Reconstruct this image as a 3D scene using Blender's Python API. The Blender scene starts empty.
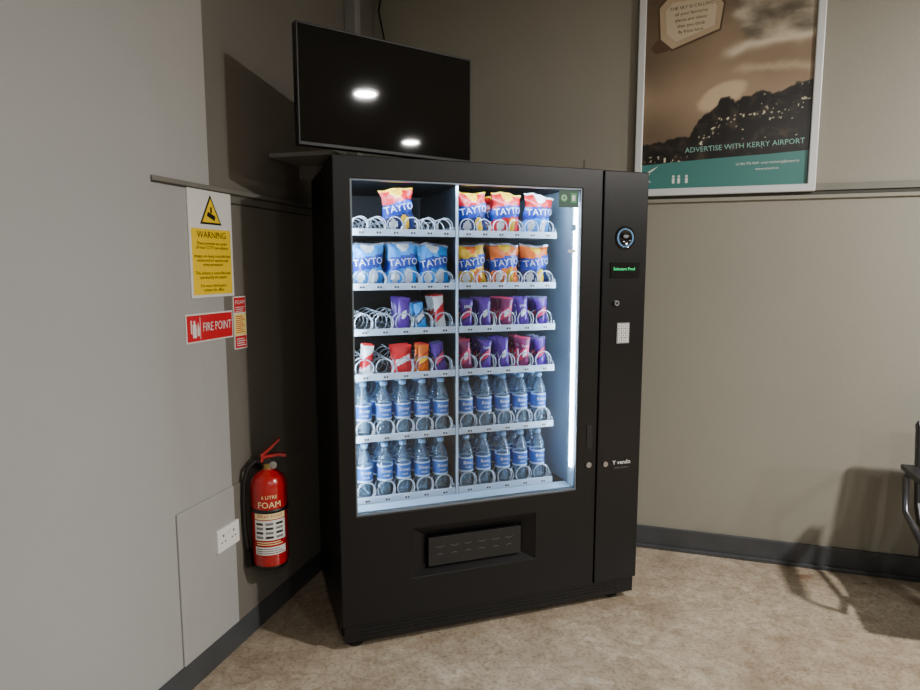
import bpy, math, random
from mathutils import Vector, noise as MN
random.seed(7)
SC=bpy.context.scene
# ---------------------------------------------------------------- materials
def lin(c):
    return tuple(((v/255)/12.92 if v/255<=.04045 else ((v/255+.055)/1.055)**2.4) for v in c)
MATS={}
def mat(name,rgb,rough=.5,metal=0,spec=.5,emit=None,estr=0,noise=0,nscale=20,bump=0,bscale=60,coat=0):
    if name in MATS: return MATS[name]
    m=bpy.data.materials.new(name);m.use_nodes=True
    nt=m.node_tree;b=nt.nodes['Principled BSDF']
    col=(*lin(rgb),1)
    b.inputs['Base Color'].default_value=col
    b.inputs['Roughness'].default_value=rough
    b.inputs['Metallic'].default_value=metal
    b.inputs['Specular IOR Level'].default_value=spec
    b.inputs['Coat Weight'].default_value=coat
    tc=nt.nodes.new('ShaderNodeTexCoord')
    if noise>0:
        n=nt.nodes.new('ShaderNodeTexNoise');n.inputs['Scale'].default_value=nscale;n.inputs['Detail'].default_value=6
        nt.links.new(tc.outputs['Object'],n.inputs['Vector'])
        r=nt.nodes.new('ShaderNodeValToRGB')
        r.color_ramp.elements[0].position=.3;r.color_ramp.elements[1].position=.7
        r.color_ramp.elements[0].color=tuple([v*(1-noise) for v in col[:3]]+[1])
        r.color_ramp.elements[1].color=tuple([min(1,v*(1+noise)) for v in col[:3]]+[1])
        nt.links.new(n.outputs['Fac'],r.inputs['Fac']);nt.links.new(r.outputs['Color'],b.inputs['Base Color'])
    if bump>0:
        n=nt.nodes.new('ShaderNodeTexNoise');n.inputs['Scale'].default_value=bscale;n.inputs['Detail'].default_value=3
        nt.links.new(tc.outputs['Object'],n.inputs['Vector'])
        bp=nt.nodes.new('ShaderNodeBump');bp.inputs['Strength'].default_value=bump;bp.inputs['Distance'].default_value=.01
        nt.links.new(n.outputs['Fac'],bp.inputs['Height']);nt.links.new(bp.outputs['Normal'],b.inputs['Normal'])
    MATS[name]=m;return m
def emis(name,rgb,s):
    if name in MATS: return MATS[name]
    m=bpy.data.materials.new(name);m.use_nodes=True;nt=m.node_tree
    nt.nodes.clear();o=nt.nodes.new('ShaderNodeOutputMaterial');e=nt.nodes.new('ShaderNodeEmission')
    e.inputs[0].default_value=(*lin(rgb),1);e.inputs[1].default_value=s
    nt.links.new(e.outputs[0],o.inputs[0]);MATS[name]=m;return m
def clear(name,tint,gloss_rough=.03,diff=0,dcol=(1,1,1),ior=1.45):
    m=bpy.data.materials.new(name);m.use_nodes=True;nt=m.node_tree;nt.nodes.clear()
    N=nt.nodes.new;L=nt.links.new
    o=N('ShaderNodeOutputMaterial');t=N('ShaderNodeBsdfTransparent');g=N('ShaderNodeBsdfGlossy');f=N('ShaderNodeFresnel');mx=N('ShaderNodeMixShader')
    t.inputs[0].default_value=(*tint,1);g.inputs['Roughness'].default_value=gloss_rough;f.inputs[0].default_value=ior
    base=t.outputs[0]
    if diff>0:
        d=N('ShaderNodeBsdfDiffuse');d.inputs[0].default_value=(*dcol,1);m2=N('ShaderNodeMixShader');m2.inputs[0].default_value=diff
        L(t.outputs[0],m2.inputs[1]);L(d.outputs[0],m2.inputs[2]);base=m2.outputs[0]
    L(f.outputs[0],mx.inputs[0]);L(base,mx.inputs[1]);L(g.outputs[0],mx.inputs[2]);L(mx.outputs[0],o.inputs[0])
    MATS[name]=m;return m

# ---------------------------------------------------------------- mesh builder
_tc={}
def textgeo(s):
    if s in _tc: return _tc[s]
    cu=bpy.data.curves.new('t','FONT');cu.body=s;cu.size=1;cu.align_x='CENTER';cu.align_y='CENTER';cu.resolution_u=2
    ob=bpy.data.objects.new('t',cu);SC.collection.objects.link(ob)
    dg=bpy.context.evaluated_depsgraph_get();dg.update()
    me=bpy.data.meshes.new_from_object(ob.evaluated_get(dg))
    v=[(p.co.x,p.co.y) for p in me.vertices];f=[tuple(p.vertices) for p in me.polygons]
    bpy.data.objects.remove(ob);bpy.data.meshes.remove(me);_tc[s]=(v,f);return v,f
class MB:
    def __init__(s): s.v=[];s.f=[];s.m=[];s.sm=[];s.mats=[]
    def mi(s,m):
        if m not in s.mats:s.mats.append(m)
        return s.mats.index(m)
    def add(s,v,f,m,smooth=False,xf=None):
        o=len(s.v)
        if xf: v=[xf(p) for p in v]
        s.v+=v
        for k,q in enumerate(f):
            s.f.append(tuple(i+o for i in q));s.m.append(s.mi(m[k] if isinstance(m,list) else m));s.sm.append(smooth)
    def box(s,x0,x1,y0,y1,z0,z1,m,xf=None):
        v=[(x0,y0,z0),(x1,y0,z0),(x1,y1,z0),(x0,y1,z0),(x0,y0,z1),(x1,y0,z1),(x1,y1,z1),(x0,y1,z1)]
        s.add(v,[(0,3,2,1),(4,5,6,7),(0,1,5,4),(1,2,6,5),(2,3,7,6),(3,0,4,7)],m,False,xf)
    def plate(s,xs,zs,holes,y0,y1,m):
        nx,nz=len(xs),len(zs);v=[(x,y,z) for y in(y0,y1) for z in zs for x in xs];o=nx*nz;f=[]
        def solid(i,j): return 0<=i<nx-1 and 0<=j<nz-1 and (i,j) not in holes
        for j in range(nz-1):
            for i in range(nx-1):
                if not solid(i,j): continue
                a=j*nx+i;f.append((a,a+1,a+nx+1,a+nx));f.append((o+a,o+a+nx,o+a+nx+1,o+a+1))
                if not solid(i-1,j): f.append((a,a+nx,o+a+nx,o+a))
                if not solid(i+1,j): f.append((a+1,o+a+1,o+a+nx+1,a+nx+1))
                if not solid(i,j-1): f.append((a,o+a,o+a+1,a+1))
                if not solid(i,j+1): f.append((a+nx,a+nx+1,o+a+nx+1,o+a+nx))
        s.add(v,f,m)
    def prism(s,pts,y0,y1,m,xf=None):
        n=len(pts);v=[(p[0],y0,p[1]) for p in pts]+[(p[0],y1,p[1]) for p in pts]
        f=[tuple(range(n)),tuple(range(2*n-1,n-1,-1))]+[(i,i+n,(i+1)%n+n,(i+1)%n) for i in range(n)]
        s.add(v,f,m,False,xf)
    def lathe(s,prof,c,m,seg=20,axis='z',smooth=True,xf=None):
        v=[];f=[];ms=[]
        for (r,h) in prof:
            for k in range(seg):
                a=2*math.pi*k/seg;p=(r*math.cos(a),r*math.sin(a),h)
                if axis=='y': p=(p[0],-p[2],p[1])
                if axis=='x': p=(p[2],p[0],p[1])
                v.append((p[0]+c[0],p[1]+c[1],p[2]+c[2]))
        for i in range(len(prof)-1):
            for k in range(seg):
                k2=(k+1)%seg;f.append((i*seg+k,i*seg+k2,(i+1)*seg+k2,(i+1)*seg+k));ms.append(m[i] if isinstance(m,list) else m)
        s.add(v,f,ms,smooth,xf)
    def cyl(s,c,r,h,m,axis='z',seg=20,xf=None):
        s.lathe([(0.0001,0),(r,0),(r,h),(0.0001,h)],c,m,seg,axis,False,xf)
    def text(s,t,x,z,size,y,m,xs=1.0,yf=None,rot=0,xf=None):
        v,f=textgeo(t);c,si=math.cos(rot),math.sin(rot)
        P=[]
        for p in v:
            a=p[0]*size*xs;b=p[1]*size;X=x+a*c-b*si;Z=z+a*si+b*c
            P.append((X,(yf(X,Z) if yf else y),Z))
        s.add(P,f,m,False,xf)
    def tube(s,pts,r,m,seg=8,xf=None,caps=True):
        v=[];f=[];n=len(pts);P=[Vector(p) for p in pts];up=None
        for i in range(n):
            t=(P[min(i+1,n-1)]-P[max(i-1,0)]).normalized()
            if up is None:
                up=Vector((0,0,1)) if abs(t.z)<.9 else Vector((1,0,0))
            a=t.cross(up)
            if a.length<1e-4:a=t.cross(Vector((0,1,0)))
            a.normalize();b=a.cross(t).normalized();up=b
            rr=r[i] if isinstance(r,list) else r
            for k in range(seg):
                q=P[i]+a*rr*math.cos(2*math.pi*k/seg)+b*rr*math.sin(2*math.pi*k/seg);v.append(tuple(q))
        for i in range(n-1):
            for k in range(seg):
                k2=(k+1)%seg;f.append((i*seg+k,i*seg+k2,(i+1)*seg+k2,(i+1)*seg+k))
        if caps: f.append(tuple(range(seg)));f.append(tuple(range((n-1)*seg,n*seg)))
        s.add(v,f,m,True,xf)
    def build(s,name,parent=None,bevel=0,loc=None,rot=0):
        me=bpy.data.meshes.new(name);me.from_pydata(s.v,[],s.f)
        for m in s.mats: me.materials.append(m)
        me.polygons.foreach_set('material_index',s.m);me.polygons.foreach_set('use_smooth',s.sm);me.update()
        ob=bpy.data.objects.new(name,me);SC.collection.objects.link(ob)
        if parent: ob.parent=parent
        if loc is not None: ob.location=loc;ob.rotation_euler=(0,0,rot)
        if bevel>0:
            b=ob.modifiers.new('bev','BEVEL');b.width=bevel;b.segments=2;b.limit_method='ANGLE';b.angle_limit=.7
        return ob
def empty(name,loc,rot=0):
    e=bpy.data.objects.new(name,None);SC.collection.objects.link(e);e.location=loc;e.rotation_euler=(0,0,rot);e.empty_display_size=.1;return e

# ---------------------------------------------------------------- frames
COR=(-.463,3.647)      # room corner
CR=(-.588,3.687)       # origin used to measure along the back wall
AL=math.atan2(.96,.279);AR=math.atan2(-.302,.953)
eL=(math.cos(AL),math.sin(AL));eR=(math.cos(AR),math.sin(AR))
def LW(x,y): return (COR[0]+x*eL[0]-y*eL[1],COR[1]+x*eL[1]+y*eL[0])
def RW(x,y): return (CR[0]+x*eR[0]-y*eR[1],CR[1]+x*eR[1]+y*eR[0])
CEIL=3.0
paintL=mat('paint_grey',(155,155,153),.6,noise=.05,nscale=1.3,bump=.05,bscale=90)
paintLshade=mat('painted_wall_shade',(103,99,91),.62,noise=.06,nscale=1.3,bump=.05,bscale=90)  # shade on the rear left wall, put into the colour
paintR=mat('paint_taupe',(138,135,123),.6,noise=.05,nscale=1.1,bump=.05,bscale=90)
paintC=mat('ceiling_white',(200,200,197),.8,noise=.02)
trimM=mat('baseboard_dark',(62,64,67),.4,noise=.12,nscale=8)
railM=mat('rail_taupe',(112,110,102),.5,noise=.05)
seamM=mat('seam_dark',(60,58,52),.7,noise=.05)
# floor
fm=bpy.data.materials.new('floor_vinyl');fm.use_nodes=True;nt=fm.node_tree;N=nt.nodes.new;L=nt.links.new
B=nt.nodes['Principled BSDF'];tc=N('ShaderNodeTexCoord')
def nz(sc,det,dist=0):
    n=N('ShaderNodeTexNoise');n.inputs['Scale'].default_value=sc;n.inputs['Detail'].default_value=det;n.inputs['Distortion'].default_value=dist
    L(tc.outputs['Object'],n.inputs['Vector']);return n
def ramp(src,els):
    r=N('ShaderNodeValToRGB');cr=r.color_ramp
    cr.elements[0].position=els[0][0];cr.elements[0].color=(*lin(els[0][1]),1)
    cr.elements[1].position=els[-1][0];cr.elements[1].color=(*lin(els[-1][1]),1)
    for p,c in els[1:-1]:
        e=cr.elements.new(p);e.color=(*lin(c),1)
    L(src,r.inputs[0]);return r
def mul(a,b_,f):
    m=N('ShaderNodeMix');m.data_type='RGBA';m.blend_type='MULTIPLY';m.inputs[0].default_value=f;L(a,m.inputs[6]);L(b_,m.inputs[7]);return m.outputs[2]
r1=ramp(nz(15,7,1.0).outputs[0],[(.3,(160,148,132)),(.43,(172,160,143)),(.52,(179,167,150)),(.60,(185,174,157)),(.72,(198,188,172))])
r2=ramp(nz(1.8,5,.6).outputs[0],[(.32,(212,204,195)),(.68,(255,254,250))])
r3=ramp(nz(75,4,.4).outputs[0],[(.36,(206,198,188)),(.5,(255,255,255))])
r4=ramp(nz(5,7,2.0).outputs[0],[(.455,(255,255,255)),(.495,(226,219,210)),(.535,(255,255,255))])
last=mul(mul(mul(r1.outputs[0],r2.outputs[0],1),r3.outputs[0],.7),r4.outputs[0],.7)
for (sx,sy,rr,am) in [(1.617,2.85,.05,.7),(1.54,2.83,.02,.5),(2.0,2.62,.07,.6),(.75,2.95,.02,.5),(1.2,2.3,.12,.15)]:
    d=N('ShaderNodeVectorMath');d.operation='DISTANCE';d.inputs[1].default_value=(sx,sy,0)
    nn=nz(14,3);ad=N('ShaderNodeVectorMath');ad.operation='MULTIPLY_ADD';ad.inputs[1].default_value=(.1,.1,0);L(nn.outputs[1],ad.inputs[0])
    sub=N('ShaderNodeVectorMath');sub.operation='ADD';sub.inputs[1].default_value=(-.05,-.05,0);L(tc.outputs['Object'],sub.inputs[0]);L(sub.outputs[0],ad.inputs[2])
    L(ad.outputs[0],d.inputs[0])
    mr=N('ShaderNodeMapRange');mr.inputs[1].default_value=rr*.5;mr.inputs[2].default_value=rr;mr.inputs[3].default_value=am;mr.inputs[4].default_value=0;L(d.outputs['Value'],mr.inputs[0])
    m3=N('ShaderNodeMix');m3.data_type='RGBA';L(mr.outputs[0],m3.inputs[0]);L(last,m3.inputs[6]);m3.inputs[7].default_value=(*lin((110,74,42)),1);last=m3.outputs[2]
L(last,B.inputs['Base Color']);B.inputs['Roughness'].default_value=.3
LWL=7.0;RWL=8.0
pB=RW(RWL,.2);pD=LW(-LWL,.2);pC=(pD[0]+eR[0]*(RWL+.2),pD[1]+eR[1]*(RWL+.2))
def slab(name,z0,z1,m):
    pts=[LW(.2,.2),pB,(pC[0],pC[1]),pD]
    v=[(p[0],p[1],z0) for p in pts]+[(p[0],p[1],z1) for p in pts]
    b=MB();b.add(v,[(0,1,2,3),(7,6,5,4),(0,4,5,1),(1,5,6,2),(2,6,7,3),(3,7,4,0)],m);return b.build(name)
slab('floor',-.1,0,fm);slab('ceiling',CEIL,CEIL+.1,paintC)
SPU=-1.445;SPD=-1.392  # edge of the painted wall shade, above and below the rail
b=MB();b.box(-LWL,SPU,0,.12,1.7,CEIL,paintL);b.box(SPU,0.12,0,.12,1.7,CEIL,paintLshade)
b.box(-LWL,SPD,0,.12,0,1.7,paintL);b.box(SPD,0.12,0,.12,0,1.7,paintLshade)
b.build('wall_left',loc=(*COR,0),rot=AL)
b=MB();b.box(.05,RWL,0,.12,0,CEIL,paintR);b.build('wall_back',loc=(*CR,0),rot=AR)
bl=LW(-LWL,0);b=MB();b.box(0,RWL+.3,-.12,0,0,CEIL,paintL);b.build('wall_front',loc=(*bl,0),rot=AR)
br=RW(RWL,0);b=MB();b.box(-LWL-.5,.1,-.12,0,0,CEIL,paintR);b.build('wall_right',loc=(*br,0),rot=AL)
b=MB();b.box(-LWL,-.0,-.010,0,0,.098,trimM);b.build('baseboard_left',loc=(*COR,0),rot=AL,bevel=.003)
b=MB();b.box(.131,RWL,-.016,0,0,.112,trimM);b.box(.131,RWL,-.030,-.016,0,.02,trimM);b.build('baseboard_back',loc=(*CR,0),rot=AR,bevel=.003)
b=MB();b.box(-1.72,0,-.008,0,1.707,1.722,railM);b.box(-1.72,0,-.003,0,1.701,1.707,seamM);b.box(-1.45,0,-.004,0,1.67,1.676,seamM);b.build('trim_1',loc=(*COR,0),rot=AL,bevel=.0015)
b=MB();b.box(.131,RWL,-.014,0,1.79,1.822,railM);b.box(.131,RWL,-.006,0,1.772,1.79,seamM);b.box(.131,RWL,-.012,0,1.755,1.772,paintR);b.build('trim_2',loc=(*CR,0),rot=AR,bevel=.002)
b=MB();b.box(-1.694,SPD,-.008,0,.098,.634,paintL);b.box(SPD,0,-.008,0,.098,.634,paintLshade);b.build('trim_3',loc=(*COR,0),rot=AL,bevel=.003)
cm=mat('conduit_grey',(128,127,124),.5)
b=MB();b.box(-.37,-.31,-.06,-.001,1.95,CEIL-.001,cm);b.build('trim_4',loc=(*COR,0),rot=AL,bevel=.003)

# ---------------------------------------------------------------- vending machine
black=mat('powdercoat_black',(11,11,13),.36,spec=.35,bump=.04,bscale=500,noise=.1,nscale=5)
black2=mat('black_panel',(13,13,15),.3,spec=.35,bump=.03,bscale=500)
gloss=mat('gloss_black',(6,6,8),.08)
dark=mat('dark_cavity',(5,5,6),.6)
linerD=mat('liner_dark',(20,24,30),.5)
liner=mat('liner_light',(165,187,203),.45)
tray=mat('tray_metal',(145,155,166),.35,metal=.3)
trayD=mat('tray_metal_dark',(38,43,50),.4,metal=.3)
railW=mat('price_rail',(200,213,225),.4)
chrome=mat('coil_wire',(205,213,222),.22,metal=.4)
steel=mat('steel',(160,160,162),.3,metal=.9)
led=emis('led_tube',(205,230,255),85)
led2=emis('led_tube_side',(205,230,255),95)
white=mat('white_print',(225,225,225),.5)
greyp=mat('grey_print',(110,110,112),.5)
VM=empty('vending_machine',(-.437,2.24,0),math.atan2(.3254,.9455))
W=1.27;Hh=1.826;D=.69
b=MB()
b.box(.004,.03,.07,D,.035,Hh-.004,black);b.box(W-.03,W-.002,.07,D,.035,Hh-.004,black)
b.box(.03,W-.03,D-.02,D,.035,Hh-.004,black);b.box(.03,W-.03,.07,D-.02,Hh-.034,Hh-.004,black);b.box(.03,W-.03,.07,D-.02,.035,.10,black)
b.box(1.0,W-.03,.075,.6,.1,Hh-.034,dark)
b.build('cabinet',VM,.002)
b=MB()
b.plate([0,.061,.272,.786,.970,1.060],[.107,.262,.455,.53,1.748,Hh],{(2,1),(1,3),(2,3),(3,3)},0,.066,black)
b.build('door',VM,.003)
# aluminium glazing bead around the window
b=MB();b.plate([.0612,.0665,.9650,.9698],[.5302,.537,1.743,1.7478],{(1,1)},.004,.011,mat('glazing_bead',(120,130,140),.35,metal=.5));b.build('glazing_bead',VM)
b=MB();b.box(1.064,W,-.004,.066,.107,Hh-.003,black2);b.build('control_panel',VM,.004)
b=MB();b.box(.01,W-.005,.012,.066,.035,.102,black)
for i in range(46):
    x=.07+i*.0245
    for z in (.052,.066,.08): b.box(x,x+.017,.0095,.012,z,z+.006,dark)
b.build('kick_grille',VM)
b=MB()
for x,y in((.06,.07),(W-.08,.07),(.06,D-.06),(W-.08,D-.06)):
    b.cyl((x,y,0),.028,.012,dark);b.cyl((x,y,.012),.014,.026,steel)
b.build('feet',VM)
b=MB();b.box(.272,.786,.05,.066,.262,.455,black2)
def quad(b,p,m): b.add(p,[(0,1,2,3)],m)
quad(b,[(.272,.002,.262),(.786,.002,.262),(.735,.03,.285),(.332,.03,.285)],black2)
quad(b,[(.272,.002,.455),(.332,.03,.41),(.735,.03,.41),(.786,.002,.455)],black)
quad(b,[(.272,.002,.262),(.332,.03,.285),(.332,.03,.41),(.272,.002,.455)],black)
quad(b,[(.786,.002,.262),(.786,.002,.455),(.735,.03,.41),(.735,.03,.285)],black)
b.build('bin_recess',VM)
b=MB();b.box(.338,.727,.012,.03,.290,.404,mat('flap_black',(20,20,22),.35))
fg=mat('flap_emboss',(70,70,72),.35)
for i in range(6):
    x=.385+i*.058
    b.prism([(x-.016,.365),(x,.360),(x+.016,.365),(x+.016,.368),(x,.363),(x-.016,.368)],.0105,.012,fg)
    b.prism([(x-.012,.33),(x,.335),(x+.012,.33),(x+.012,.333),(x,.338),(x-.012,.333)],.0105,.012,fg)
b.build('bin_flap',VM,.003)
b=MB()
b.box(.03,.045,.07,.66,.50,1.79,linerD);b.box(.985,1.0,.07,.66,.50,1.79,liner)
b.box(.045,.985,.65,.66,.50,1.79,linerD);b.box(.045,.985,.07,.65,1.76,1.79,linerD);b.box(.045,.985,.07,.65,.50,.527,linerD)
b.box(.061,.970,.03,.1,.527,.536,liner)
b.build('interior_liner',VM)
glassM=clear('door_glass',(.95,.975,.985),.015,ior=1.55)
b=MB();quad(b,[(.061,.012,.53),(.970,.012,.53),(.970,.012,1.748),(.061,.012,1.748)],glassM);b.build('glass',VM)
b=MB()
b.box(.957,.963,.03,.042,.62,1.70,led);b.box(.964,.970,.015,.066,.54,1.74,liner);b.build('led_right',VM)
b=MB();b.box(.048,.056,.072,.088,.58,1.72,led2);b.build('led_left',VM)
b=MB();b.box(.10,.95,.070,.085,1.7535,1.759,led2);b.build('led_top',VM)
LEV=[1.585,1.384,1.214,1.043,.806,.562]
COLS=[(.082,.474),(.498,.908)]
b=MB();lab=MB();co=MB()
b.box(.481,.489,.098,.106,.535,1.75,railW);b.box(.483,.487,.106,.62,.535,1.75,trayD)
def helix(x,z,r,y0,y1,pitch):
    n=int((y1-y0)/pitch*16);pts=[]
    ph=-math.pi/2+random.uniform(-.5,.5)
    for i in range(17):
        a=ph+2*math.pi*i/16;pts.append((x+r*math.cos(a),y0+.004*i/16,z+r*math.sin(a)))
    for i in range(1,n+1):
        a=ph+2*math.pi*i/16;pts.append((x+r*math.cos(a),y0+.004+(y1-y0)*i/n,z+r*math.sin(a)))
    return pts
tagd=mat('tag_print',(60,75,95),.5)
for li,z in enumerate(LEV):
    for ci,(x0,x1) in enumerate(COLS):
        b.box(x0,x1,.115,.62,z-.024,z-.019,tray)
        b.box(x0-.004,x1+.004,.102,.110,z-.026,z-.001,railW)
        b.box(x0-.004,x0,.11,.62,z-.026,z+.012,tray);b.box(x1,x1+.004,.11,.62,z-.026,z+.012,tray)
        nl=6 if li<2 else 5
        for k in range(nl):
            cx=x0+(k+.5)*(x1-x0)/nl
            r=.030 if li<2 else .035
            co.tube(helix(cx,z-.016+r,r,.114,.58,.085 if li<4 else .078),.0024,chrome,5,caps=False)
            lab.box(cx-.013,cx+.013,.1005,.102,z-.023,z-.006,white)
            lab.box(cx-.009,cx-.001,.0995,.1005,z-.019,z-.011,tagd);lab.box(cx+.002,cx+.009,.0995,.1005,z-.019,z-.011,tagd)
b.build('trays',VM);lab.build('price_labels',VM);co.build('spirals',VM)
b=MB()
b.lathe([(.0001,.001),(.036,.001),(.042,.006),(.046,.004),(.048,0)],(1.165,-.004,1.561),gloss,28,'y')
ringE=emis('ring_blue',(130,175,215),.7)
b.lathe([(.0325,0),(.034,.0065),(.036,.0065),(.0375,0)],(1.165,-.006,1.561),ringE,28,'y')
b.prism([(1.150,1.567),(1.160,1.560),(1.170,1.560),(1.180,1.567),(1.172,1.573),(1.158,1.573)],-.012,-.010,greyp)
b.box(1.10,1.235,-.0075,-.004,1.40,1.462,gloss)
b.text('Selectare Prod',1.163,1.436,.017,-.0085,emis('text_green',(60,255,150),1.6))
b.box(1.138,1.196,-.008,-.004,1.133,1.217,mat('keypad_plate',(150,150,150),.4))
kd=mat('key_dark',(95,98,104),.4)
for i in range(3):
    for j in range(4):
        b.box(1.1425+i*.0175,1.1425+i*.0175+.0135,-.010,-.008,1.139+j*.0192,1.139+j*.0192+.0145,white)
        b.box(1.1465+i*.0175,1.1465+i*.0175+.0055,-.0105,-.010,1.143+j*.0192,1.143+j*.0192+.0065,kd)
b.cyl((1.129,-.004,1.2985),.011,.012,steel,'y');b.cyl((1.129,-.016,1.2985),.005,.002,dark,'y')
b.cyl((1.023,0,.632),.012,.008,steel,'y');b.cyl((1.10,-.004,.628),.011,.008,steel,'y')
b.text('Y vendo',1.18,.628,.026,-.0052,white);b.text('vending solutions',1.18,.606,.010,-.0052,greyp)
b.box(1.012,1.036,-.003,.0,.70,.80,dark)
b.build('controls',VM)
gr=mat('sticker_green',(60,150,90),.5);b=MB()
b.box(.872,.958,.0095,.0115,1.675,1.742,mat('sticker_dark',(40,80,66),.5))
b.prism([(.893+.015*math.cos(a*.5236),1.71+.015*math.sin(a*.5236)) for a in range(12)],.008,.0095,gr)
b.text('O',.893,1.71,.03,.0075,white)
b.box(.922,.948,.0085,.0095,1.692,1.73,gr);b.box(.928,.942,.008,.0085,1.70,1.722,white)
b.box(.928,.95,.0095,.0115,1.585,1.61,mat('sticker_blue',(120,170,200),.5));b.box(.915,.95,.0095,.0115,1.50,1.512,white)
b.build('glass_stickers',VM)
b=MB();b.tube([(.985,.02,Hh),(.985,.02,Hh+.035)],.003,steel);b.build('top_pin',VM)

# ---------------------------------------------------------------- products
red=mat('foil_red',(205,18,30),.3);blue=mat('foil_blue',(18,58,165),.3);sky=mat('foil_sky',(40,150,230),.3)
yel=mat('foil_yellow',(245,190,25),.3);ora=mat('foil_orange',(238,110,15),.3);wht=mat('foil_white',(235,235,235),.35)
pur=mat('foil_purple',(84,28,138),.3);navy=mat('foil_navy',(12,28,85),.35);pink=mat('foil_pink',(215,50,95),.3)
mar=mat('foil_maroon',(120,20,80),.3)
silv=mat('foil_silver',(150,155,170),.25,metal=.6)
def bulge(u,v,d):
    vv=min(max((v-.05)/.9,0),1)
    return .0015+d*max(0,1-abs(u)**2.6)*math.sin(math.pi*vv)**.6
def bag(b,cx,y,z,w,h,d,colf,text=None,tilt=0,lean=0,tz=.5,ts=.3,tm=None):
    nu,nv=20,24
    ct,st=math.cos(tilt),math.sin(tilt)
    def xf(p):
        x,yy,zz=p;X=x*ct-zz*st;Z=x*st+zz*ct
        return (cx+X,y+yy+lean*Z,z+Z)
    v=[];f=[];m=[]
    sd=random.random()*6;big=d>.015
    for side in(-1,1):
        for j in range(nv+1):
            for i in range(nu+1):
                u=-1+2*i/nu;vv=j/nv
                hw=w/2*(1-.13*math.sin(math.pi*vv)**.5)
                wob=0;ox=0;oz=0
                if big:
                    wob=.008*MN.noise(Vector((u*2.2+sd,vv*3.5,side+sd)))+.004*MN.noise(Vector((u*6+sd,vv*9,side)))
                    ox=.008*MN.noise(Vector((sd,vv*5,u)));oz=.014*MN.noise(Vector((sd+u*1.6,2.2,sd)))*vv+.007*u*math.sin(sd)*vv
                v.append((u*hw+ox,side*bulge(u,vv,d)+side*wob,vv*h+oz))
    o=(nu+1)*(nv+1)
    for s in(0,1):
        for j in range(nv):
            for i in range(nu):
                a=s*o+j*(nu+1)+i;q=(a,a+1,a+nu+2,a+nu+1)
                f.append(q if s==0 else q[::-1]);m.append(colf(-1+2*(i+.5)/nu,(j+.5)/nv))
    b.add(v,f,m,True,xf)
    if text:
        def yf(X,Z):
            return -bulge(min(1,abs(X/(w/2*.92))),Z/h,d)-(.0085 if big else .003)
        b.text(text,0,tz*h,ts*w,0,tm or wht,.95,yf,.12,xf)
def chip(main,acc,low,band=None):
    band=band or blue
    def c(u,v):
        if v<.045 or v>.955: return acc if main is red else silv
        if abs(v-.56-.07*u)<.14: return band
        if v>.65:
            return main if (u*u+(v-.98)**2*6)>.2 else acc
        if (u-.35)**2+((v-.24)*1.6)**2<.08: return acc
        if (u+.45)**2+((v-.22)*1.6)**2<.05: return wht
        return low
    return c
b=MB()
chR=chip(red,yel,navy);chB=chip(sky,wht,sky,blue);chY=chip(yel,ora,yel);chO=chip(ora,yel,ora)
def lanes(ci,n): x0,x1=COLS[ci];return [x0+(k+.5)*(x1-x0)/n for k in range(n)]
Lx=lanes(0,3);Rx=lanes(1,3)
def bagrow(x,z,cf,deep=2,t=None):
    for k in range(deep):
        bag(b,x+random.uniform(-.004,.004),.158+k*.085,z-.018,.134,.168,.033,cf,'TAYTO',t if (t is not None and k==0) else random.uniform(-.09,.09),-.03,.57,.27)
bagrow(Lx[1]-.005,LEV[0],chR,1,.10)
bagrow(Rx[0],LEV[0],chR,2,.06);bagrow(Rx[1],LEV[0],chip(red,yel,red),2,-.03);bagrow(Rx[2],LEV[0],chip(red,wht,sky),1,-.1)
for x in Lx: bagrow(x,LEV[1],chB)
bagrow(Rx[0],LEV[1],chY);bagrow(Rx[1],LEV[1],chO);bagrow(Rx[2],LEV[1],chip(ora,yel,navy))
b.build('chip_bags',loc=VM.location,rot=VM.rotation_euler[2])
b=MB()
def bar(main,a2,a3,wd=.5):
    def c(u,v):
        if v<.06 or v>.94: return a3
        if abs(v-.5-.12*u)<.10 and abs(u)<wd+.3: return a2
        if abs(v-.5-.12*u)<.16: return a3
        return main
    return c
barP=bar(pur,wht,pur,.1);barP2=bar(pur,pink,navy);barB=bar(sky,wht,navy);barR=bar(red,wht,red);barW=bar(wht,red,red);barO=bar(ora,yel,red);barV=bar(navy,pur,silv);barM=bar(mar,wht,pink,.1)
L5=lanes(0,5);R5=lanes(1,5)
def bars(x,z,cf,deep=3,w=.05,h=.13,t=0,txt=None):
    for k in range(deep):
        bag(b,x+random.uniform(-.003,.003),.142+k*.05,z-.017,w,h,.010,cf,txt,t+random.uniform(-.04,.04),.02,.72,.30)
z=LEV[2]
bars(L5[2],z,barP,3,.052,.13);bars(L5[3],z,barB,2,.042,.115,.22);bars(L5[4],z,barW,3,.045,.14,.14)
for i,x in enumerate(R5): bars(x,z,[barP2,barP,barM,barP,barP2][i],3,.056,.125,[0,.06,-.05,.08,0][i],'Milk' if i in(0,3) else None)
z=LEV[3]
bars(L5[0]+.008,z,barW,2,.045,.125,-.14);bars(L5[2],z,barR,2,.080,.118,.07);bars(L5[3]-.002,z,barO,2,.048,.12,-.05);bars(L5[4],z,barP2,2,.05,.125,.14)
for i,x in enumerate(R5): bars(x,z,[barM,barP2,barP,barM,barP2][i],3,.052,.13,[.12,0,.1,-.04,.06][i],'Twirl' if i%2 else None)
b.build('chocolate_bars',loc=VM.location,rot=VM.rotation_euler[2])
pet=clear('bottle_pet',(.66,.84,.95),.06,.17,(.5,.74,.92),1.5)
capM=mat('cap_blue',(130,175,215),.4)
lblB=mat('label_blue',(34,98,178),.4);lblW=mat('label_white',(190,215,235),.4)
b=MB()
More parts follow.
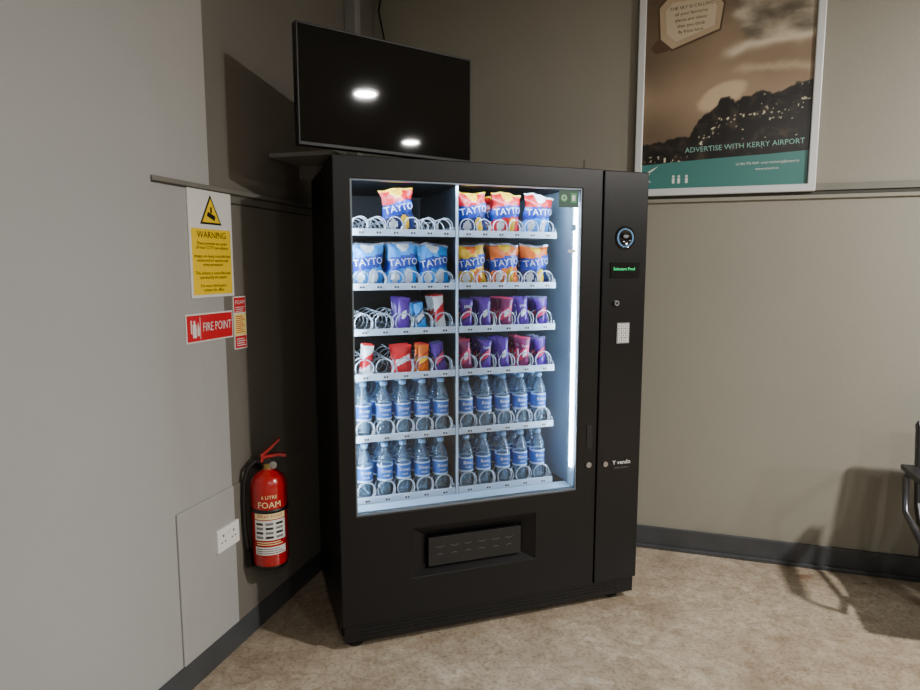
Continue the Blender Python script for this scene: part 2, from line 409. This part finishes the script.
prof=[(.0001,0),(.025,0),(.031,.006),(.0315,.03),(.0295,.04),(.0318,.05),(.0318,.068),(.032,.069),(.032,.076),(.032,.124),(.032,.130),(.0315,.131),(.0305,.145),(.025,.167),(.0155,.189),(.0125,.196),(.0125,.201),(.0148,.201),(.0148,.216),(.0001,.216)]
pm=[pet]*(len(prof)-1)
pm[7]=lblW;pm[8]=lblB;pm[9]=lblW
for i in(16,17,18):pm[i]=capM
for li in(4,5):
    for ci in(0,1):
        for x in lanes(ci,5):
            for k in range(5):
                c=(x+random.uniform(-.003,.003),.160+k*.072,LEV[li]-.019)
                b.lathe(prof,c,pm,18)
                if k==0:
                    b.text('River',c[0],c[2]+.108,.020,c[1]-.0335,wht);b.text('rock',c[0],c[2]+.09,.014,c[1]-.0335,wht)
b.build('water_bottles',loc=VM.location,rot=VM.rotation_euler[2])

# ---------------------------------------------------------------- television
tvx,tvy=-.545,2.23;TA=math.atan2(.571,.821)
TV=empty('wall_mounted_television',(tvx,tvy,0),TA)
tw=.718;z0,z1=1.856,2.256
scr=mat('tv_screen',(2,2,3),.03,spec=.28);tvb=mat('tv_plastic',(7,7,8),.45,spec=.3)
b=MB();b.box(0,tw,0,.035,z0,z1,tvb);b.box(.1,tw-.1,.035,.07,z0+.05,z1-.08,tvb);b.build('housing',TV,.002)
b=MB();b.box(.007,tw-.007,-.0012,.001,z0+.012,z1-.007,scr);b.build('screen',TV)
def toTV(p):
    dx=p[0]-tvx;dy=p[1]-tvy;return (dx*math.cos(TA)+dy*math.sin(TA),-dx*math.sin(TA)+dy*math.cos(TA))
c1=toTV(RW(.40,-.002));c0=(tw*.5,.07)
b=MB();b.box(c0[0]-.1,c0[0]+.1,.07,.085,z0+.1,z0+.3,dark)
b.tube([(c0[0],.08,2.05),((c0[0]+c1[0])/2+.1,(c0[1]+c1[1])/2,2.05),(c1[0],c1[1]-.01,2.05)],.018,tvb)
b.build('bracket',TV)
b=MB();blk=mat('cable_black',(10,10,10),.5)
p=[toTV(RW(.24,-.01)),toTV(RW(.18,-.01)),toTV(RW(.17,-.03)),toTV(RW(.22,-.05))]
pts=[(p[0][0],p[0][1],2.99),(p[1][0],p[1][1],2.9),(p[2][0],p[2][1],2.8),(p[3][0],p[3][1],2.6),(c0[0]+.05,.3,2.2),(c0[0],.09,2.1)]
b.tube(pts,.005,blk,6);b.build('cable',TV)
b=MB();b.box(-1.072,-.80,-.28,-.001,1.876,1.892,cm);b.box(-.84,-.82,-.22,-.001,1.82,1.876,cm);b.build('wall_shelf',loc=(*COR,0),rot=AL,bevel=.002)

# ---------------------------------------------------------------- signs on left wall
sw=mat('sign_white',(215,215,210),.45);sy=mat('sign_yellow',(235,198,20),.45);sb=mat('sign_black',(20,20,20),.5);sr=mat('sign_red',(195,26,40),.45)
b=MB();x0,x1=-1.566,-1.336
b.box(x0,x1,-.005,-.001,1.339,1.703,sw);b.box(x0+.011,x1-.011,-.006,-.005,1.349,1.573,sy)
cx=(x0+x1)/2
b.prism([(cx-.057,1.589),(cx+.057,1.589),(cx,1.690)],-.006,-.005,sb);b.prism([(cx-.046,1.596),(cx+.046,1.596),(cx,1.677)],-.007,-.006,sy)
b.prism([(cx-.022,1.617),(cx+.017,1.603),(cx+.022,1.618),(cx-.017,1.632)],-.008,-.007,sb);b.box(cx-.004,cx+.004,-.008,-.007,1.628,1.648,sb)
b.text('WARNING',cx,1.552,.032,-.007,sb)
for i,t in enumerate(['These premises are under','24 hour CCTV surveillance','','Images are being recorded and','monitored for security and','crime prevention','','This scheme is controlled and','operated by the airport','','For more information','contact the office']):
    if t: b.text(t,cx,1.524-i*.0145,.0155,-.007,sb)
b.build('cctv_warning_sign',loc=(*COR,0),rot=AL)
b=MB();x0,x1=-1.603,-1.353
b.box(x0,x1,-.005,-.001,1.188,1.286,sw);b.box(x0+.005,x1-.005,-.006,-.005,1.193,1.281,sr)
b.text('FIRE POINT',x0+.160,1.237,.043,-.007,sw,.72)
ix=x0+.042
b.box(ix-.011,ix+.007,-.007,-.006,1.205,1.251,sw);b.box(ix-.006,ix+.002,-.007,-.006,1.251,1.263,sw);b.prism([(ix+.013,1.21),(ix+.022,1.21),(ix+.024,1.233),(ix+.017,1.256),(ix+.011,1.228)],-.007,-.006,sw);b.box(ix-.020,ix-.015,-.007,-.006,1.22,1.265,sw)
b.box(x0+.068,x0+.070,-.007,-.006,1.20,1.273,sw)
b.build('fire_point_sign',loc=(*COR,0),rot=AL)
b=MB();x0,x1=-1.345,-1.270;cx=(x0+x1)/2
b.box(x0,x1,-.005,-.001,1.139,1.335,sw);b.box(x0+.004,x1-.004,-.006,-.005,1.276,1.331,sr);b.box(x0+.004,x1-.004,-.006,-.005,1.143,1.188,sr);b.box(x0+.004,x1-.004,-.006,-.005,1.190,1.270,mat('sign_cream',(232,215,120),.5))
b.text('FOAM',cx,1.313,.021,-.007,sw)
for i in range(3): b.box(cx-.026,cx+.026-.006*(i%3),-.007,-.006,1.294-i*.0075,1.2965-i*.0075,sw)
for i in range(9): b.box(cx-.028,cx+.028-.008*(i%3),-.007,-.006,1.200+i*.0075,1.203+i*.0075,sr)
for i in range(4): b.box(cx-.026,cx+.026-.008*(i%2),-.007,-.006,1.151+i*.008,1.154+i*.008,sw)
b.build('extinguisher_instruction_sign',loc=(*COR,0),rot=AL)
b=MB();pl=mat('socket_white',(225,225,222),.35);x0,x1=-1.510,-1.385
b.box(x0,x1,-.018,-.0085,.419,.503,pl)
for sx in(x0+.033,x1-.033):
    b.box(sx-.003,sx+.003,-.0188,-.018,.470,.480,sb);b.box(sx-.013,sx-.006,-.0188,-.018,.449,.454,sb);b.box(sx+.006,sx+.013,-.0188,-.018,.449,.454,sb)
for sx in(x0+.056,x1-.056): b.box(sx-.005,sx+.005,-.022,-.018,.474,.490,pl)
b.build('electrical_socket',loc=(*COR,0),rot=AL,bevel=.0015)

# ---------------------------------------------------------------- fire extinguisher
EX=empty('fire_extinguisher',(-.736,2.380,.118),math.radians(17));EX.scale=(.918,.918,.918)
er=mat('extinguisher_red',(165,13,18),.22,coat=.5);eb=mat('extinguisher_black',(14,14,14),.4);brass=mat('brass',(170,140,80),.3,metal=.9)
b=MB();R=.074
b.lathe([(.0001,.192),(.055,.19),(.066,.194),(.070,.205),(.070,.214)],(0,0,0),eb,32)
b.lathe([(.070,.210),(R,.222),(R,.53),(.072,.555),(.064,.578),(.048,.594),(.028,.604),(.024,.612)],(0,0,0),er,32)
b.build('body',EX)
b=MB()
b.lathe([(.024,.610),(.022,.616),(.022,.634),(.014,.638),(.014,.655),(.0001,.657)],(0,0,0),brass,20)
b.box(-.016,.016,-.02,.02,.636,.655,eb)
b.lathe([(.0001,0),(.016,0),(.016,.012),(.0001,.012)],(.02,-.012,.628),steel,16,'y')
b.build('valve',EX,.001)
b=MB()
def sl(x0,z0,x1,z1,w=.030,t=.012,m=er):
    b.prism([(x0,z0),(x1,z1),(x1,z1+t),(x0,z0+t)],-w/2,w/2,m)
sl(-.02,.655,.04,.662);sl(.04,.662,.075,.656);sl(-.026,.662,.012,.692);sl(.012,.692,.05,.728)
b.box(-.028,-.012,-.015,.015,.640,.676,er)
b.build('levers',EX,.0015)
b=MB()
b.tube([(-.018,0,.64),(-.05,0,.645),(-.080,-.005,.62),(-.097,-.008,.56),(-.102,-.01,.48),(-.102,-.01,.38),(-.096,-.01,.30),(-.09,-.01,.26)],.0105,eb,10)
b.tube([(-.09,-.01,.27),(-.086,-.01,.20)],[.013,.018],eb,12)
b.build('hose',EX)
b=MB()
def arc(r,a0,a1,z0,z1,m,n=14):
    v=[];f=[]
    for i in range(n+1):
        a=math.radians(a0+(a1-a0)*i/n)
        for z in(z0,z1): v.append((r*math.sin(a),-r*math.cos(a),z))
    for i in range(n): f.append((2*i,2*i+2,2*i+3,2*i+1))
    b.add(v,f,m,True)
cream=mat('label_cream',(232,215,160),.4)
def at(t,z,s,m,a=0,r=R+.0014):
    v,f=textgeo(t);P=[]
    for p in v:
        an=a+p[0]*s/r;P.append((r*math.sin(an),-r*math.cos(an),z+p[1]*s))
    b.add(P,f,m)
arc(R+.0006,-52,52,.325,.410,sw);arc(R+.0006,-52,52,.262,.296,sw);arc(R+.0006,-52,52,.414,.44,cream)
at('FOAM',.475,.036,cream);at('6 LITRE',.508,.02,cream);at('SPRAY FOAM',.427,.018,sr)
for i in range(4):
    for k in range(3): arc(R+.0013,-46+32*k,-22+32*k,.333+i*.019,.343+i*.019,sb if (i+k)%2 else greyp,4)
for i in range(3): arc(R+.0013,-46,46-9*i,.268+i*.009,.271+i*.009,sb,10)
for i in range(2): arc(R+.0009,-46,40-i*8,.305+i*.009,.3085+i*.009,cream,10)
b.build('labels',EX)
b=MB();b.box(-.035,.035,.070,.10,.42,.47,eb)
b.lathe([(R+.001,.44),(R+.003,.44),(R+.003,.455),(R+.001,.455)],(0,0,0),eb,32);b.build('bracket',EX)

# ---------------------------------------------------------------- poster
PF=mat('poster_frame',(210,213,215),.35,metal=.15)
teal=mat('art_teal',(62,120,116),.3);tagm=mat('art_tag',(176,158,130),.3,noise=.08,nscale=10);strap=mat('art_strap',(84,64,46),.4)
r0,r1,pz0,pz1=1.518,2.314,1.787,2.92
PO=empty('framed_poster',(*CR,0),AR)
b=MB();fw=.034
b.plate([r0,r0+fw,r1-fw,r1],[pz0,pz0+fw,pz1-fw,pz1],{(1,1)},-.028,-.001,PF);b.build('frame',PO,.004)
a0,a1,c0z,c1z=r0+fw,r1-fw,pz0+fw,pz1-fw
def fb(x,y,s,o=5,sd=0): return MN.fractal(Vector((x*s+sd,y*s,sd)),1.0,2.0,o)
def lerp(a,b,t): t=max(0,min(1,t));return tuple(a[i]+(b[i]-a[i])*t for i in range(3))
def sm(a,b,x): t=max(0,min(1,(x-a)/(b-a)));return t*t*(3-2*t)
def itp(x,P):
    for (xa,ya),(xb,yb) in zip(P,P[1:]):
        if x<=xb: return ya+(yb-ya)*max(0,(x-xa))/(xb-xa)
    return P[-1][1]
def art(r,z):
    X=636+(r-1.518)/.796*180;Y=(2.69-z)*213
    n=fb(X,Y,.035,5);n2=fb(X,Y,.012,4,3);ns=fb(X,Y*2.2,.03,5,7)
    c=lerp((98,82,64),(140,120,98),sm(640,740,X)+.3*n2)
    c=lerp(c,(160,138,114),sm(60,95,Y+10*n2)*(1-sm(95,135,Y))*.7)
    c=lerp(c,(80,66,52),(1-sm(0,45,Y+8*ns))*.4)
    up=sm(0,16,(X-728)+ (30-Y)*.3+6*ns)
    yc=52-(X-730)*.10+5*n2
    cl=lerp((92,84,72),(182,172,150),.5+.8*ns)
    cl=lerp(cl,(62,58,52),(1-sm(-10,14,Y)))
    c=lerp(c,cl,up*(1-sm(yc-4,yc+4,Y)))
    s=math.exp(-((Y-yc-3*n)/5.0)**2)*sm(715,735,X)
    c=lerp(c,(218,206,182),s*.85)
    s=math.exp(-((Y-yc-20-.15*(X-730)-5*n)/4)**2)*sm(725,745,X)
    c=lerp(c,(196,178,148),s*.6)
    e=((X-722-6*n)/26)**2+((Y-96+.35*(X-722))/13)**2
    c=lerp(c,(202,180,148),(1-sm(.5,1.1,e))*.85)
    yr=itp(X,[(636,142),(672,136),(692,134),(702,118),(712,112),(722,98),(740,97),(760,94),(780,96),(800,88),(816,84)])+5*n+3*fb(X,Y,.12,4,2)
    k=sm(-1.2,1.2,Y-yr)
    sp=fb(X,Y,.35,4,11)
    rk=lerp((14,12,11),(58,50,40),fb(X,Y,.1,5,5)*1.2+.1)
    rk=lerp(rk,(215,205,180),sm(.70,.90,sp+.45*math.exp(-((Y-yr-22-6*n)/6)**2)))
    return lerp(c,rk,k)
NX,NZ=190,260
v=[];cols=[]
for j in range(NZ+1):
    for i in range(NX+1):
        r=a0+(a1-a0)*i/NX;z=c0z+(c1z-c0z)*j/NZ
        v.append((r,-.012,z));cols+= [*lin(art(r,z)),1]
f=[(j*(NX+1)+i,j*(NX+1)+i+1,(j+1)*(NX+1)+i+1,(j+1)*(NX+1)+i) for j in range(NZ) for i in range(NX)]
me=bpy.data.meshes.new('artwork');me.from_pydata(v,[],f);ca=me.color_attributes.new('Col','FLOAT_COLOR','POINT');ca.data.foreach_set('color',cols)
am=bpy.data.materials.new('art_print');am.use_nodes=True;an=am.node_tree.nodes.new('ShaderNodeVertexColor');an.layer_name='Col'
am.node_tree.links.new(an.outputs[0],am.node_tree.nodes['Principled BSDF'].inputs['Base Color']);am.node_tree.nodes['Principled BSDF'].inputs['Roughness'].default_value=.3
me.materials.append(am);ao=bpy.data.objects.new('artwork',me);SC.collection.objects.link(ao);ao.parent=PO
b=MB();b.box(a0,a1,-.0115,-.001,c0z,c1z,teal)
b.prism([(a0,c0z),(a1,c0z),(a1,1.972),(2.1,1.962),(1.9,1.955),(1.7,1.945),(a0,1.935)],-.0128,-.0120,teal)
b.prism([(1.575,2.475),(1.60,2.45),(1.655,2.46),(1.665,2.51),(1.60,2.51)],-.0125,-.012,strap)
b.prism([(1.61,2.51),(1.67,2.455),(1.885,2.53),(1.90,2.65),(1.85,2.725),(1.65,2.71),(1.60,2.66)],-.0130,-.012,strap)
b.prism([(1.620,2.515),(1.673,2.467),(1.877,2.538),(1.891,2.647),(1.845,2.715),(1.653,2.70),(1.610,2.655)],-.0136,-.013,tagm)
b.prism([(1.645,2.535),(1.69,2.498),(1.855,2.556),(1.862,2.64),(1.83,2.685),(1.665,2.672),(1.638,2.64)],-.0140,-.0136,mat('art_tag_in',(196,180,154),.3))
for i in range(5): b.text(['THE SKY IS CALLING','all your favourite','places are closer','than you think','fly from here'][i],1.752,2.65-i*.027,.021,-.0145,strap,1,None,.07)
pw=mat('print_white',(215,222,216),.4);pg=mat('print_teal_light',(130,180,168),.4)
b.text('ADVERTISE WITH KERRY AIRPORT',2.005,2.005,.034,-.0135,pg,.98,None,.035)
b.text('tel 066 976 4644  email marketing@airport.ie',2.11,1.925,.016,-.0135,pw,.9,None,.02);b.text('www.airport.ie',2.11,1.898,.016,-.0135,pw,1,None,.02)
b.text('K',1.578,1.872,.06,-.0135,pw);b.prism([(a0,1.885),(1.60,1.905),(1.63,1.93),(1.60,1.915)],-.0135,-.013,pw)
for x in(1.70,1.725,1.76):
    b.box(x-.006,x+.006,-.0135,-.0128,1.845,1.87,pw);b.prism([(x+.006*math.cos(a*.785),1.878+.006*math.sin(a*.785)) for a in range(8)],-.0135,-.0128,pw)
b.build('print',PO)

# ---------------------------------------------------------------- waiting-room bench
bs=mat('bench_black',(20,20,22),.4);bm=mat('bench_metal',(95,95,98),.3,metal=.8)
BN=empty('airport_bench',(*RW(2.66,0),0),AR)
b=MB();b.box(.02,1.75,-.53,-.46,.30,.36,bs)
for x in(.25,1.45):
    b.box(x,x+.05,-.78,-.2,0.0,.03,bm);b.box(x+.005,x+.045,-.52,-.47,.03,.30,bm)
b.build('frame',BN,.004)
for i in range(3):
    b=MB();x=.06+i*.57
    pr=[(-.74,.385),(-.72,.41),(-.60,.405),(-.42,.39),(-.33,.40),(-.29,.46),(-.26,.60),(-.235,.78),(-.225,.80)]
    v=[];f=[]
    for (yy,zz) in pr: v+=[(x,yy,zz),(x+.50,yy,zz),(x+.50,yy+.03,zz-.025),(x,yy+.03,zz-.025)]
    for k in range(len(pr)-1):
        a=4*k
        for j in range(4): f.append((a+j,a+(j+1)%4,a+4+(j+1)%4,a+4+j))
    f.append((0,3,2,1));a=4*(len(pr)-1);f.append((a,a+1,a+2,a+3))
    b.add(v,f,bs);b.build('seat_%d'%(i+1),BN,.004)
for i in range(4):
    b=MB();x=.02+i*.57
    b.tube([(x,-.50,.36),(x,-.30,.42),(x,-.27,.56),(x,-.30,.59),(x,-.62,.60),(x,-.66,.57),(x,-.62,.40),(x,-.50,.36)],.013,bm,8)
    b.box(x-.025,x+.025,-.64,-.28,.60,.62,bs);b.build('armrest_%d'%(i+1),BN)

# ---------------------------------------------------------------- ceiling lights
def lamp(x,y,P,col=(1,.96,.91)):
    b=MB();b.cyl((0,0,-.012),.095,.012,emis('lamp_face',(255,248,236),18),'z',32)
    b.lathe([(.095,-.014),(.115,-.014),(.115,0)],(0,0,0),mat('lamp_rim',(225,225,225),.4),32)
    b.build('ceiling_light',loc=(x,y,CEIL),rot=0)
    l=bpy.data.lights.new('downlight','AREA');l.shape='DISK';l.size=.18;l.energy=P;l.color=col
    o=bpy.data.objects.new('downlight_lamp',l);SC.collection.objects.link(o);o.location=(x,y,CEIL-.02)
lamp(2.83,.656,215)
lamp(5.0,.1,115)
lamp(.9,-1.9,42)  # added lamp, unseen behind the camera, to brighten the left wall
lamp(3.2,-2.6,75)  # second unseen lamp behind the camera, added as left-wall fill
w=bpy.data.worlds.new('World');SC.world=w;w.use_nodes=True;w.node_tree.nodes['Background'].inputs[0].default_value=(.5,.5,.5,1);w.node_tree.nodes['Background'].inputs[1].default_value=.2
cd=bpy.data.cameras.new('cam');cd.sensor_width=36;cd.lens=640/920*36;cd.clip_start=.01
co=bpy.data.objects.new('camera',cd);SC.collection.objects.link(co);co.location=(0,0,1.44);co.rotation_euler=(math.radians(90-6.86),0,0);SC.camera=co
